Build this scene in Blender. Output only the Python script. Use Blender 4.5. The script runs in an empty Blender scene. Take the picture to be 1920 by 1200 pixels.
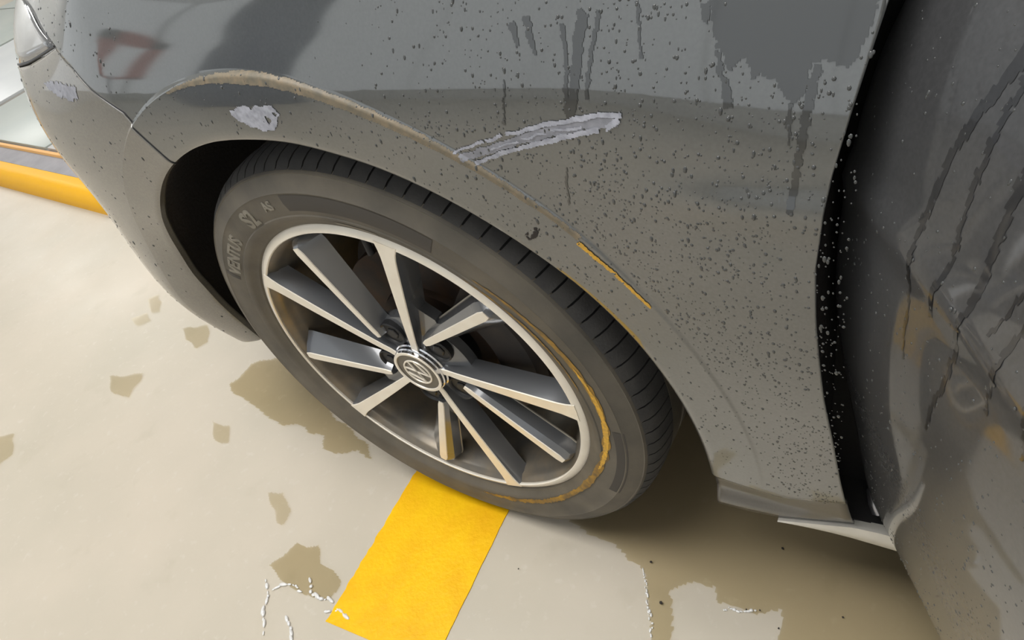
import bpy, bmesh, math, random
import numpy as np
from mathutils import Vector, Matrix, noise

random.seed(7)
scene = bpy.context.scene
C = scene.collection

# ------------------------------------------------------------------ camera
cam_data = bpy.data.cameras.new('camera')
cam_data.sensor_width = 36.0
cam_data.lens = 1290.0 / 1920.0 * 36.0
cam_data.clip_start = 0.01
cam_data.clip_end = 100
cam = bpy.data.objects.new('camera', cam_data)
C.objects.link(cam)
_r = ((0.8420669, 0.1617504, -0.5145485), (0.4664282, -0.6974452, 0.5440726), (-0.2708654, -0.6981454, -0.6627404))
cam.matrix_world = Matrix(((_r[0][0], -_r[0][1], -_r[0][2], 0.5280357),
                           (_r[1][0], -_r[1][1], -_r[1][2], -0.3614002),
                           (_r[2][0], -_r[2][1], -_r[2][2], 0.8902702),
                           (0, 0, 0, 1)))
scene.camera = cam

# ------------------------------------------------------------------ world, exposure
world = bpy.data.worlds.new('world')
scene.world = world
world.use_nodes = True
world.node_tree.nodes['Background'].inputs[0].default_value = (0.75, 0.78, 0.8, 1)
world.node_tree.nodes['Background'].inputs[1].default_value = 0.3
vs = scene.view_settings
vs.view_transform = 'Standard'
vs.look = 'None'
vs.gamma = 1.0
vs.use_curve_mapping = False
vs.exposure = -0.38
CEIL = 4.7
LAMP_Z = 3.1
# ceiling panel lights, all but the first added as fill: x, y, length along x, width, power
PANELS = [(-0.6, -0.5, 2.2, 1.3, 57), (-7.8, 2.0, 1.6, 0.6, 40), (2.2, -3.6, 2.4, 0.6, 12), (-0.6, 3.2, 2.4, 0.6, 50), (-4.2, 2.4, 2.4, 0.6, 50)]

# ------------------------------------------------------------------ materials
MATS = {}
def new_mat(name):
    m = bpy.data.materials.new(name); m.use_nodes = True
    return m, m.node_tree, m.node_tree.nodes['Principled BSDF']
def setp(b, **k):
    names = dict(color='Base Color', rough='Roughness', metal='Metallic', coat='Coat Weight', coatr='Coat Roughness',
                 ior='IOR', spec='Specular IOR Level', trans='Transmission Weight', alpha='Alpha')
    for a, v in k.items():
        s = b.inputs[names[a]]
        s.default_value = (v[0], v[1], v[2], 1) if a == 'color' else v
def noise_mix(nt, c1, c2, scale, detail=4, lo=.35, hi=.65, coords='Object', rough=.55, vec=None):
    N, L = nt.nodes, nt.links
    tc = N.new('ShaderNodeTexCoord'); nz = N.new('ShaderNodeTexNoise')
    nz.inputs['Scale'].default_value = scale; nz.inputs['Detail'].default_value = detail; nz.inputs['Roughness'].default_value = rough
    L.new(vec if vec else tc.outputs[coords], nz.inputs['Vector'])
    mr = N.new('ShaderNodeMapRange'); mr.inputs['From Min'].default_value = lo; mr.inputs['From Max'].default_value = hi
    L.new(nz.outputs['Fac'], mr.inputs['Value'])
    mx = N.new('ShaderNodeMix'); mx.data_type = 'RGBA'
    mx.inputs[6].default_value = (*c1, 1) if not hasattr(c1, 'is_linked') else (1, 1, 1, 1)
    mx.inputs[7].default_value = (*c2, 1)
    if hasattr(c1, 'is_linked'): L.new(c1, mx.inputs[6])
    L.new(mr.outputs[0], mx.inputs[0])
    return mx.outputs[2], mr.outputs[0], nz
def add_bump(nt, b, scale, strength, dist=.001, detail=3, coords='Object'):
    N, L = nt.nodes, nt.links
    tc = N.new('ShaderNodeTexCoord'); nz = N.new('ShaderNodeTexNoise')
    nz.inputs['Scale'].default_value = scale; nz.inputs['Detail'].default_value = detail
    L.new(tc.outputs[coords], nz.inputs['Vector'])
    bp = N.new('ShaderNodeBump'); bp.inputs['Strength'].default_value = strength; bp.inputs['Distance'].default_value = dist
    L.new(nz.outputs['Fac'], bp.inputs['Height']); L.new(bp.outputs[0], b.inputs['Normal'])
    return bp
def simple(name, color, rough=.5, metal=0., bump=None, var=None, **k):
    m, nt, b = new_mat(name)
    setp(b, color=color, rough=rough, metal=metal, **k)
    if var:
        c2, sc = var
        out, _, _ = noise_mix(nt, color, c2, sc)
        nt.links.new(out, b.inputs['Base Color'])
    if bump: add_bump(nt, b, *bump)
    MATS[name] = m
    return m
def paint(name, dust, dust_col=(.325, .34, .325), base=(.034, .037, .037), coatr=.06, coat_ior=2.25):
    """dark grey metallic car paint under clear coat, with a thin film of dried dirt over it"""
    m, nt, b = new_mat(name)
    setp(b, color=base, rough=.42, metal=.35, coat=1.0, coatr=coatr, spec=.4)
    b.inputs['Coat IOR'].default_value = coat_ior
    N, L = nt.nodes, nt.links
    if dust > 0:
        d = N.new('ShaderNodeBsdfDiffuse'); d.inputs['Color'].default_value = (*dust_col, 1)
        tc = N.new('ShaderNodeTexCoord')
        nz = N.new('ShaderNodeTexNoise'); nz.inputs['Scale'].default_value = 9; nz.inputs['Detail'].default_value = 6
        L.new(tc.outputs['Object'], nz.inputs['Vector'])
        nz2 = N.new('ShaderNodeTexNoise'); nz2.inputs['Scale'].default_value = 420; nz2.inputs['Detail'].default_value = 2
        L.new(tc.outputs['Object'], nz2.inputs['Vector'])
        ad = N.new('ShaderNodeMath'); ad.operation = 'ADD'
        L.new(nz.outputs['Fac'], ad.inputs[0]); L.new(nz2.outputs['Fac'], ad.inputs[1])
        mr = N.new('ShaderNodeMapRange'); mr.inputs['From Min'].default_value = .7; mr.inputs['From Max'].default_value = 1.3
        mr.inputs['To Min'].default_value = dust * .72; mr.inputs['To Max'].default_value = dust * 1.28
        L.new(ad.outputs[0], mr.inputs['Value'])
        mx = N.new('ShaderNodeMixShader')
        L.new(mr.outputs[0], mx.inputs[0]); L.new(b.outputs[0], mx.inputs[1]); L.new(d.outputs[0], mx.inputs[2])
        L.new(mx.outputs[0], N['Material Output'].inputs['Surface'])
    MATS[name] = m
    return m
paint('paint', .085)
paint('paint_clean', 0, base=(.018, .020, .020), coat_ior=1.9)
paint('paint_bumper', .20, (.46, .42, .35))  # heavier warm film puts the beige floor reflection into the colour
paint('paint_sill', .10, (.30, .28, .27), (.026, .026, .027), .12, 1.5)  # darker copy of the body paint, with the sill's shading put into it
paint('paint_wet_door', .02, (.30, .30, .30), (.016, .017, .020), .055, 1.6)
paint('paint_door', .11, (.30, .30, .30), (.022, .023, .026), .06, 1.6)
simple('machined', (.90, .85, .75), .34, .25, var=((.84, .78, .68), 30))
simple('dull_edge', (.34, .31, .26), .4, .3)
simple('alloy_dark', (.15, .155, .165), .22, .5, coat=.8, coatr=.05)
simple('barrel', (.13, .122, .108), .34, .4, var=((.22, .18, .13), 22))
simple('chrome', (.78, .78, .80), .13, 1.0, bump=(260, .25, .001))
simple('cap_dark', (.13, .115, .09), .35, .2)
simple('black_plastic', (.012, .011, .011), .62, bump=(300, .3, .001))
simple('liner', (.014, .012, .013), .8, bump=(180, .5, .002), var=((.024, .02, .02), 12))
simple('pocket', (.010, .010, .011), .5)
simple('brake', (.05, .04, .037), .5, .5, var=((.09, .055, .035), 25))
simple('knuckle', (.022, .019, .018), .7, var=((.04, .03, .024), 30))
simple('silver_trim', (.74, .71, .64), .32, .25, var=((.62, .59, .53), 18))
simple('steel', (.45, .45, .48), .3, .9)
simple('seal', (.008, .008, .010), .45)
simple('scuff', (.40, .41, .47), .7, var=((.26, .27, .31), 160))
simple('scuff_grey', (.19, .195, .22), .6, var=((.27, .275, .31), 140))
simple('yellow_rub', (.72, .40, .03), .55, var=((.46, .27, .05), 240))
simple('rub_orange', (.36, .20, .025), .65, var=((.16, .10, .035), 70))
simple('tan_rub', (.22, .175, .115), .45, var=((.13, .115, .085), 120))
simple('tread_base', (.008, .008, .008), .9)
simple('speck', (.03, .025, .022), .9)
# rubber with a film of tan dust
m, nt, b = new_mat('rubber'); MATS['rubber'] = m
setp(b, rough=.62, spec=.35)
o, _, _ = noise_mix(nt, (.082, .075, .063), (.150, .132, .104), 14, 6, .3, .7)
nt.links.new(o, b.inputs['Base Color'])
add_bump(nt, b, 420, .25, .0006)
simple('rubber_tread', (.046, .045, .045), .85, bump=(350, .3, .0008), var=((.062, .060, .057), 40))
simple('rubber_letter', (.24, .22, .18), .7, var=((.18, .165, .135), 60))
simple('rubber_dark', (.055, .049, .043), .7)
# water drops: clear water over dark paint
m, nt, b = new_mat('drop'); MATS['drop'] = m
setp(b, color=(.06, .063, .063), rough=.04, ior=1.33, spec=.6, coat=.4, coatr=.02)
# thin water film on the floor (darkens the concrete, mirrors the light)
def film(name, tint, gloss=.0):
    m = bpy.data.materials.new(name); m.use_nodes = True; nt = m.node_tree; N, L = nt.nodes, nt.links
    N.remove(N['Principled BSDF'])
    t = N.new('ShaderNodeBsdfTransparent'); t.inputs[0].default_value = (*tint, 1)
    g = N.new('ShaderNodeBsdfGlossy'); g.inputs['Roughness'].default_value = .16
    f = N.new('ShaderNodeFresnel'); f.inputs['IOR'].default_value = 1.18
    x = N.new('ShaderNodeMixShader'); L.new(f.outputs[0], x.inputs[0]); L.new(t.outputs[0], x.inputs[1]); L.new(g.outputs[0], x.inputs[2])
    L.new(x.outputs[0], N['Material Output'].inputs['Surface'])
    MATS[name] = m
film('water_film', (.84, .80, .69))
film('water_thin', (.90, .875, .80))
m, nt, b = new_mat('water_bead'); MATS['water_bead'] = m
setp(b, color=(.95, .95, .95), rough=.05, ior=1.4, trans=.35, coat=1, coatr=.02)  # white base colour paints the glint into the clear water
# headlight
m, nt, b = new_mat('lens'); MATS['lens'] = m
setp(b, color=(.95, .97, 1), rough=.03, ior=1.45, trans=.92, coat=1, coatr=.02)
simple('reflector', (.92, .93, .96), .28, .6)
# floor: sealed beige-grey concrete
m, nt, b = new_mat('concrete'); MATS['concrete'] = m
N, L = nt.nodes, nt.links
o1, _, _ = noise_mix(nt, (.545, .485, .400), (.475, .432, .352), 2.2, 6, .35, .65)
o2, f2, _ = noise_mix(nt, o1, (.45, .405, .32), 11, 8, .60, .84)
o3, _, _ = noise_mix(nt, o2, (.575, .53, .46), 55, 4, .60, .85)
L.new(o3, b.inputs['Base Color'])
setp(b, rough=.33, spec=.4)
nzr = N.new('ShaderNodeTexNoise'); nzr.inputs['Scale'].default_value = 7; nzr.inputs['Detail'].default_value = 5
tcr = N.new('ShaderNodeTexCoord'); L.new(tcr.outputs['Object'], nzr.inputs['Vector'])
mrr = N.new('ShaderNodeMapRange'); mrr.inputs['To Min'].default_value = .26; mrr.inputs['To Max'].default_value = .5
L.new(nzr.outputs['Fac'], mrr.inputs['Value']); L.new(mrr.outputs[0], b.inputs['Roughness'])
add_bump(nt, b, 26, .12, .004, 6)
# yellow road paint
m, nt, b = new_mat('yellow_paint'); MATS['yellow_paint'] = m
o1, _, _ = noise_mix(nt, (.86, .50, .004), (.80, .40, .004), 16, 6, .40, .75)
o2, _, _ = noise_mix(nt, o1, (.70, .30, .03), 60, 4, .70, .86)
nt.links.new(o2, b.inputs['Base Color']); setp(b, rough=.4, spec=.18)
add_bump(nt, b, 120, .3, .002, 4)
simple('kerb_yellow', (.80, .41, .003), .4, bump=(60, .2, .002), spec=.15)
simple('kerb_grey', (.24, .235, .25), .6, var=((.30, .29, .31), 12))
simple('kerb_orange', (.75, .40, .12), .5)
simple('kerb_brown', (.09, .05, .025), .7)
simple('tile_green', (.36, .40, .38), .35, var=((.41, .44, .41), 3))
simple('tile_pale', (.52, .51, .50), .35, var=((.47, .465, .46), 3))
simple('tile_white', (.58, .60, .60), .35, var=((.53, .55, .56), 3))
simple('grout', (.25, .23, .21), .8)
simple('wall_white', (.80, .81, .81), .75, var=((.76, .77, .77), 1.5))
simple('ceiling_grey', (.80, .81, .81), .8, var=((.76, .77, .78), 2))
simple('lamp_housing', (.7, .7, .7), .5)
simple('red_sign', (.62, .10, .055), .5)
simple('blue_post', (.095, .12, .20), .5)
m = bpy.data.materials.new('lamp_glow'); m.use_nodes = True; MATS['lamp_glow'] = m
m.node_tree.nodes.remove(m.node_tree.nodes['Principled BSDF'])
_e = m.node_tree.nodes.new('ShaderNodeEmission'); _e.inputs[0].default_value = (1, .985, .955, 1); _e.inputs[1].default_value = 8.0
m.node_tree.links.new(_e.outputs[0], m.node_tree.nodes['Material Output'].inputs['Surface'])

def glow(name, col, st):
    m = bpy.data.materials.new(name); m.use_nodes = True; MATS[name] = m; nt = m.node_tree
    nt.nodes.remove(nt.nodes['Principled BSDF']); e = nt.nodes.new('ShaderNodeEmission')
    e.inputs[0].default_value = (*col, 1); e.inputs[1].default_value = st
    nt.links.new(e.outputs[0], nt.nodes['Material Output'].inputs['Surface'])
glow('daylight_pane', (.94, .98, 1.), 1.12)
simple('window_frame', (.55, .56, .57), .5)
# ------------------------------------------------------------------ helpers
def tag(o, label=None, cat=None, group=None, kind=None):
    if label: o['label'] = label
    if cat: o['category'] = cat
    if group: o['group'] = group
    if kind: o['kind'] = kind
    return o
def obj(name, verts, faces, mat, parent=None, smooth=True, sharp=None, label=None):
    me = bpy.data.meshes.new(name)
    me.from_pydata([tuple(v) for v in verts], [], faces)
    me.materials.append(MATS[mat])
    me.validate()
    bm = bmesh.new(); bm.from_mesh(me); bmesh.ops.recalc_face_normals(bm, faces=bm.faces) if smooth != 'keep' else None
    bm.to_mesh(me); bm.free()
    if smooth:
        me.polygons.foreach_set('use_smooth', [True] * len(me.polygons))
        if sharp is not None: me.set_sharp_from_angle(angle=math.radians(sharp))
    o = bpy.data.objects.new(name, me)
    C.objects.link(o)
    if parent: o.parent = parent
    if label: o['label'] = label
    return o
def bmobj(name, bm, mat, parent=None, smooth=True, sharp=35, label=None):
    me = bpy.data.meshes.new(name); bm.to_mesh(me); bm.free()
    me.materials.append(MATS[mat])
    if smooth:
        me.polygons.foreach_set('use_smooth', [True] * len(me.polygons))
        me.set_sharp_from_angle(angle=math.radians(sharp))
    o = bpy.data.objects.new(name, me); C.objects.link(o)
    if parent: o.parent = parent
    if label: o['label'] = label
    return o
def grid_faces(nr, nc, closed=False):
    f = []
    for i in range(nr - 1):
        for j in range(nc if closed else nc - 1):
            k = (j + 1) % nc
            f.append((i * nc + j, i * nc + k, (i + 1) * nc + k, (i + 1) * nc + j))
    return f
def bm_box(bm, x0, x1, y0, y1, z0, z1):
    vs_ = [bm.verts.new(p) for p in [(x0, y0, z0), (x1, y0, z0), (x1, y1, z0), (x0, y1, z0), (x0, y0, z1), (x1, y0, z1), (x1, y1, z1), (x0, y1, z1)]]
    for f in [(0, 3, 2, 1), (4, 5, 6, 7), (0, 1, 5, 4), (1, 2, 6, 5), (2, 3, 7, 6), (3, 0, 4, 7)]:
        bm.faces.new([vs_[i] for i in f])
def box(name, x0, x1, y0, y1, z0, z1, mat, parent=None, bevel=0, label=None):
    bm = bmesh.new(); bm_box(bm, x0, x1, y0, y1, z0, z1)
    if bevel: bmesh.ops.bevel(bm, geom=bm.edges[:] , offset=bevel, segments=2, affect='EDGES', profile=.5)
    return bmobj(name, bm, mat, parent, smooth=bool(bevel), label=label)
def empty(name, loc=(0, 0, 0)):
    o = bpy.data.objects.new(name, None); C.objects.link(o); o.location = loc; o.empty_display_size = .1
    return o
def inside(p, poly):
    x, y = p; c = False; n = len(poly)
    for i in range(n):
        x0, y0 = poly[i]; x1, y1 = poly[i - 1]
        if (y0 > y) != (y1 > y) and x < (x1 - x0) * (y - y0) / (y1 - y0) + x0: c = not c
    return c
def cells(poly, step, keep=None, jitter=.3, seed=1, wob=0., wobs=20.):
    """fill an outline with small quads: ragged edge, interior follows any surface"""
    rnd = random.Random(seed)
    xs = [p[0] for p in poly]; ys = [p[1] for p in poly]
    x0, y0 = min(xs) - 2 * step - wob, min(ys) - 2 * step - wob
    nx = int((max(xs) + wob - x0) / step) + 3; ny = int((max(ys) + wob - y0) / step) + 3
    vid = {}; V = []; F = []
    def vert(i, j):
        if (i, j) not in vid:
            vid[i, j] = len(V)
            V.append((x0 + (i + rnd.uniform(-jitter, jitter)) * step, y0 + (j + rnd.uniform(-jitter, jitter)) * step))
        return vid[i, j]
    for i in range(nx):
        for j in range(ny):
            c = (x0 + (i + .5) * step, y0 + (j + .5) * step)
            d = c
            if wob:
                d = (c[0] + wob * noise.noise((c[0] * wobs, c[1] * wobs, seed * 3.1)) * 1.6, c[1] + wob * noise.noise((c[0] * wobs, c[1] * wobs, seed * 3.1 + 50)) * 1.6)
            if inside(d, poly) and (keep is None or keep(c)):
                F.append((vert(i, j), vert(i + 1, j), vert(i + 1, j + 1), vert(i, j + 1)))
    return V, F
def ribbon_poly(pts, w0, w1):
    """closed outline round a polyline whose width goes from w0 to w1"""
    L_, R_ = [], []
    n = len(pts)
    for i, p in enumerate(pts):
        a = pts[max(0, i - 1)]; b_ = pts[min(n - 1, i + 1)]
        dx, dy = b_[0] - a[0], b_[1] - a[1]; l = math.hypot(dx, dy) or 1
        w = (w0 + (w1 - w0) * i / (n - 1)) / 2
        L_.append((p[0] - dy / l * w, p[1] + dx / l * w)); R_.append((p[0] + dy / l * w, p[1] - dx / l * w))
    return L_ + R_[::-1]
def tube(name, pts, rad, mat, parent=None, n=8, label=None, taper=None, flat=1.):
    V, F = [], []
    m_ = len(pts)
    P = [Vector(p) for p in pts]
    up = Vector((0, 0, 1))
    for i in range(m_):
        t = (P[min(i + 1, m_ - 1)] - P[max(i - 1, 0)]).normalized()
        s = t.cross(up)
        if s.length < 1e-3: s = t.cross(Vector((1, 0, 0)))
        s.normalize(); u = s.cross(t)
        r_ = rad * (taper[i] if taper else 1)
        for k in range(n):
            a = 2 * math.pi * k / n
            V.append(P[i] + s * math.cos(a) * r_ + u * math.sin(a) * r_ * flat)
    F = grid_faces(m_, n, True)
    F.append(tuple(range(n))); F.append(tuple((m_ - 1) * n + k for k in range(n)))
    return obj(name, V, F, mat, parent, sharp=50, label=label)

# ------------------------------------------------------------------ the setting
X0, X1, Y0, Y1 = -9.0, 6.0, -5.0, 7.0
def slab(name, x0, x1, y0, y1, z0, z1, mat):
    o = box(name, x0, x1, y0, y1, z0, z1, mat); o['kind'] = 'structure'; return o
slab('floor', X0, X1, Y0, Y1, -.12, 0, 'concrete')
slab('ceiling', X0, X1, Y0, Y1, CEIL, CEIL + .1, 'ceiling_grey')
slab('wall_left', X0 - .1, X0, Y0, Y1, -.12, CEIL, 'wall_white')
slab('wall_right', X1, X1 + .1, Y0, Y1, -.12, CEIL, 'wall_white')
slab('wall_front', X0, X1, Y0 - .1, Y0, -.12, CEIL, 'wall_white')
slab('wall_back', X0, X1, Y1, Y1 + .1, -.12, CEIL, 'wall_white')

# overhead panel above the wheel, plus added fill panels that brighten the walls
LIGHT_LABELS = ['large white ceiling panel light directly above the front wheel', 'white ceiling panel light near the far left wall', 'white ceiling panel light over the aisle beside the open door', 'white ceiling panel light on the far side of the car', 'white ceiling panel light above the tiled platform']
for i, (px, py, ln, wd, pw) in enumerate(PANELS):
    t = empty('ceiling_light', (px, py, LAMP_Z))
    tag(t, LIGHT_LABELS[i], 'light', 'ceiling panel lights')
    h = box('housing', -ln / 2 - .03, ln / 2 + .03, -wd / 2 - .03, wd / 2 + .03, -.06, -.001, 'lamp_housing', t)
    d = box('diffuser', -ln / 2, ln / 2, -wd / 2, wd / 2, -.066, -.0605, 'lamp_glow', t)
    for sx_r in (-ln * .35, ln * .35): box('suspension_rod', sx_r - .01, sx_r + .01, -.01, .01, -.002, CEIL - LAMP_Z - .001, 'lamp_housing', t)
    ld = bpy.data.lights.new('panel_lamp', 'AREA'); ld.shape = 'RECTANGLE'; ld.size = ln; ld.size_y = wd; ld.energy = pw
    ld.color = (1, .985, .955)
    lo = bpy.data.objects.new('panel_lamp', ld); C.objects.link(lo); lo.parent = t; lo.location = (0, 0, -.075)

# unseen glowing panes, added to brighten what the fender mirrors
wn = 0
for k in range(4):
    x0 = -8.95 + 2.45 * k
    wn += 1
    f = slab('window_%d' % wn, x0, x0 + 2.45, Y0 + .001, Y0 + .04, .55, CEIL - .02, 'window_frame')
    for q in range(2): box('window_pane', x0 + .012 + q * 1.22, x0 + 1.218 + q * 1.22, Y0 + .035, Y0 + .046, .57, CEIL - .03, 'daylight_pane', f)
for k in range(2):
    y0 = -4.9 + 2.45 * k
    wn += 1
    f = slab('window_%d' % wn, X0 + .001, X0 + .04, y0, y0 + 2.45, .55, CEIL - .02, 'window_frame')
    for q in range(2): box('window_pane', X0 + .035, X0 + .046, y0 + .012 + q * 1.22, y0 + 1.218 + q * 1.22, .57, CEIL - .03, 'daylight_pane', f)

# painted yellow line on the floor, running out from under the wheel
sx = lambda y: .0155 * (-y) / .26
def stripe_side(x_edge, y0, y1, n, seed, amp):
    r_ = random.Random(seed)
    return [(x_edge + .055 * -(y0 + (y1 - y0) * i / n) + r_.uniform(-amp, amp), y0 + (y1 - y0) * i / n) for i in range(n + 1)]
Ls = stripe_side(-.1525, -.250, .9, 160, 1, .0013)
Rs = stripe_side(.035, -.236, .9, 160, 2, .0005)
V = [(x, y, .0016) for x, y in Ls] + [(x, y, .0016) for x, y in Rs]
V += [(x, y, -.001) for x, y in Ls] + [(x, y, -.001) for x, y in Rs]
n_ = len(Ls)
F = [(i, i + n_, i + n_ + 1, i + 1) for i in range(n_ - 1)]
F += [(i, i + 1, i + 1 + 2 * n_, i + 2 * n_) for i in range(n_ - 1)] + [(i + n_, i + 3 * n_, i + 3 * n_ + 1, i + n_ + 1) for i in range(n_ - 1)]
F += [(0, 2 * n_, 3 * n_, n_)]
tag(obj('parking_line', V, F, 'yellow_paint', smooth=False), 'bright yellow painted line on the floor running out from under the tyre', 'line')

# yellow kerb beyond the bumper
kb = empty('kerb', (-1.785, .481, 0)); kb.rotation_euler.z = math.atan2(.068, -.896)
tag(kb, 'low kerb with rounded yellow edge and grey top beyond the bumper', 'kerb')
KL = 4.2
def kerb_strip(name, prof, mat, x0=0., x1=KL):
    V = [(x0, -y, z) for y, z in prof] + [(x1, -y, z) for y, z in prof]; n = len(prof)
    F = [(i, i + 1, i + 1 + n, i + n) for i in range(n - 1)] + [tuple(range(n)), tuple(range(n, 2 * n))]
    return obj(name, V, F, mat, kb, sharp=40)
kerb_strip('yellow_edge', [(.078, .0)] + [(0.0, 0.0)] + [(.052 - .052 * math.cos(a), .012 + .048 * math.sin(a)) for a in [math.pi / 2 * k / 10 for k in range(11)]] + [(.078, .060)], 'kerb_yellow')
kerb_strip('grey_top', [(.078, 0), (.078, .061), (.150, .066), (.150, 0)], 'kerb_grey')
kerb_strip('orange_strip', [(.150, 0), (.150, .072), (.153, .076), (.166, .076), (.169, .072), (.169, 0)], 'kerb_orange')
kerb_strip('end_cap', [(.0, 0), (.004, .030), (.02, .052), (.05, .063), (.150, .070), (.150, 0)], 'kerb_brown', -.03, 0)
# raised tiled platform behind the kerb
pf = box('tiled_platform', .10, 4.7, -3.2, -.172, .0, .066, 'grout')
pf.location = kb.location; pf.rotation_euler = kb.rotation_euler
tag(pf, 'low platform of large pale grey tiles behind the yellow kerb', 'platform')
for (a, b_, mt) in [(.11, .70, 'tile_pale'), (.72, 1.68, 'tile_green'), (1.77, 3.10, 'tile_white'), (3.16, 4.69, 'tile_green')]:
    for k in range(2):
        box('tile', a, b_, -.18 - 1.5 * k - 1.48, -.18 - 1.5 * k, .060, .078, mt, pf, bevel=.003)

# unseen pillar and stand, added to give the fender its dark and red reflections
pb = box('garage_pillar', -3.42, -3.02, -2.62, -2.22, 0, CEIL, 'blue_post', None, bevel=.02)
tag(pb, 'dark blue square garage pillar mirrored as a dark band in the fender', 'pillar')
pr = box('sign_stand', -4.99, -4.93, -2.56, -2.50, 0, 1.30, 'steel', None, bevel=.01)
tag(pr, 'slim steel stand with a red frame mirrored near the headlight', 'sign')
for (y0_, y1_, z0_, z1_) in ((-2.80, -2.66, 1.25, 2.15), (-2.40, -2.26, 1.25, 2.15), (-2.80, -2.26, 2.01, 2.15), (-2.80, -2.26, 1.24, 1.28)):
    box('red_frame', -4.975, -4.945, y0_, y1_, z0_, z1_, 'red_sign', pr)
HUB=0.310
def cr(tab,x):
    """smooth (Catmull-Rom) table lookup"""
    n=len(tab)
    if x<=tab[0][0]:
        return tab[0][1]+(tab[1][1]-tab[0][1])/(tab[1][0]-tab[0][0])*(x-tab[0][0])
    if x>=tab[-1][0]:
        return tab[-1][1]+(tab[-1][1]-tab[-2][1])/(tab[-1][0]-tab[-2][0])*(x-tab[-1][0])
    for i in range(n-1):
        if x<=tab[i+1][0]: break
    x0,y0=tab[i]; x1,y1=tab[i+1]; h=x1-x0; t=(x-x0)/h
    m0=(y1-tab[i-1][1])/(x1-tab[i-1][0]) if i>0 else (y1-y0)/h
    m1=(tab[i+2][1]-y0)/(tab[i+2][0]-x0) if i<n-2 else (y1-y0)/h
    t2=t*t;t3=t2*t
    return (2*t3-3*t2+1)*y0+(t3-2*t2+t)*h*m0+(-2*t3+3*t2)*y1+(t3-t2)*h*m1
def sst(a,b,x):
    t=min(1,max(0,(x-a)/(b-a))); return t*t*(3-2*t)
LIP=[(-14,.370),(-2,.3655),(8,.365),(17,.3665),(26,.3675),(34,.365),(43,.3605),(50,.357),(57,.354),(69,.3497),(76,.3475),(83,.3473),(92,.3473),(97,.3485),(102,.3503),(108,.352),(115,.3537),(121,.3556),(128,.3575),(135,.3588),(141,.3604),(149,.363),(156,.3645),(163,.365),(171,.367),(180,.372),(190,.3765)]
def lip(a): return cr(LIP,a)
PROF=[(.15,.040),(.20,.022),(.25,.007),(.30,-.003),(.36,-.011),(.44,-.018),(.52,-.022),(.60,-.024),(.66,-.0230),(.69,-.0195),(.71,-.0148),(.74,-.003),(.78,.018),(.83,.058),(.90,.145),(.97,.28)]
FLARE=[(-12,.0),(5,.0006),(20,.001),(40,.0016),(60,.0022),(75,.0028),(90,.0034),(120,.0038),(150,.004),(175,.002),(186,.001)]
DCR=[(-12,.050),(30,.050),(45,.052),(67,.053),(80,.057),(95,.058),(105,.055),(116,.051),(130,.046),(150,.044),(175,.045),(186,.046)]
TUCK=[(135,0),(141,.001),(148,.005),(155,.010),(162,.014),(170,.021),(180,.023),(189,.018),(200,.01)]
def Y(x,z):
    y=cr(PROF,z)
    d=max(0.,-.20-x)
    y+=1.43*d**3
    if x<-.2 and z>.58: y+=sst(-.2,-.45,x)*1.6*(z-.58)**2
    y-=.018*sst(.28,.48,x)*math.exp(-((z-.55)/.14)**2)
    y-=.020*sst(-.25,-.45,x)*math.exp(-((z-.36)/.11)**2)
    # soft character line towards the door
    k=sst(.33,.42,x)
    if k>0:
        dz=z-(.632)
        y-=.0035*k*math.exp(-(dz/.012)**2)
    r=math.hypot(x,z-HUB); a=math.degrees(math.atan2(z-HUB,x))
    if a<-90: a+=360
    dd=max(0.,r-lip(a))
    if a>135 and dd<.07:
        y+=cr(TUCK,a)*(1-dd/.07)**2
    if dd<.09:
        A=max(0,cr(FLARE,a))
        de=dd*.052/cr(DCR,a)
        if de<.052: g=de/.052
        else: g=1-sst(.0515,.0550,de)
        y-=A*g
        y+=.002*max(0,1-dd/.006)**2 if dd<.006 else 0
    return y

# ------------------------------------------------------------------ the car
car = empty('car', (0, .75, 0))
tag(car, 'dark grey wet car with scraped front fender, alloy wheel and open front door', 'car')
def part(o):                       # keep world place while hanging under the car
    o.parent = car; o.matrix_parent_inverse = Matrix.Translation((0, -.75, 0)); return o
def W(r, a, y):
    t = math.radians(a); return (r * math.cos(t), y, HUB + r * math.sin(t))
def S3(x, z, off=0.):
    return (x, Y(x, z) - off, z)
def surf_normal(x, z, Yf=None):
    f_ = Yf or Y; e = .002
    n = Vector(((f_(x + e, z) - f_(x - e, z)) / (2 * e), -1., (f_(x, z + e) - f_(x, z - e)) / (2 * e)))
    return n.normalized()
def pl_at(pl, s):
    """point at fraction s of a polyline given as (s, x, z) rows"""
    for i in range(len(pl) - 1):
        if s <= pl[i + 1][0]:
            t = (s - pl[i][0]) / (pl[i + 1][0] - pl[i][0])
            return (pl[i][1] + t * (pl[i + 1][1] - pl[i][1]), pl[i][2] + t * (pl[i + 1][2] - pl[i][2]))
    return pl[-1][1:]
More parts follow.
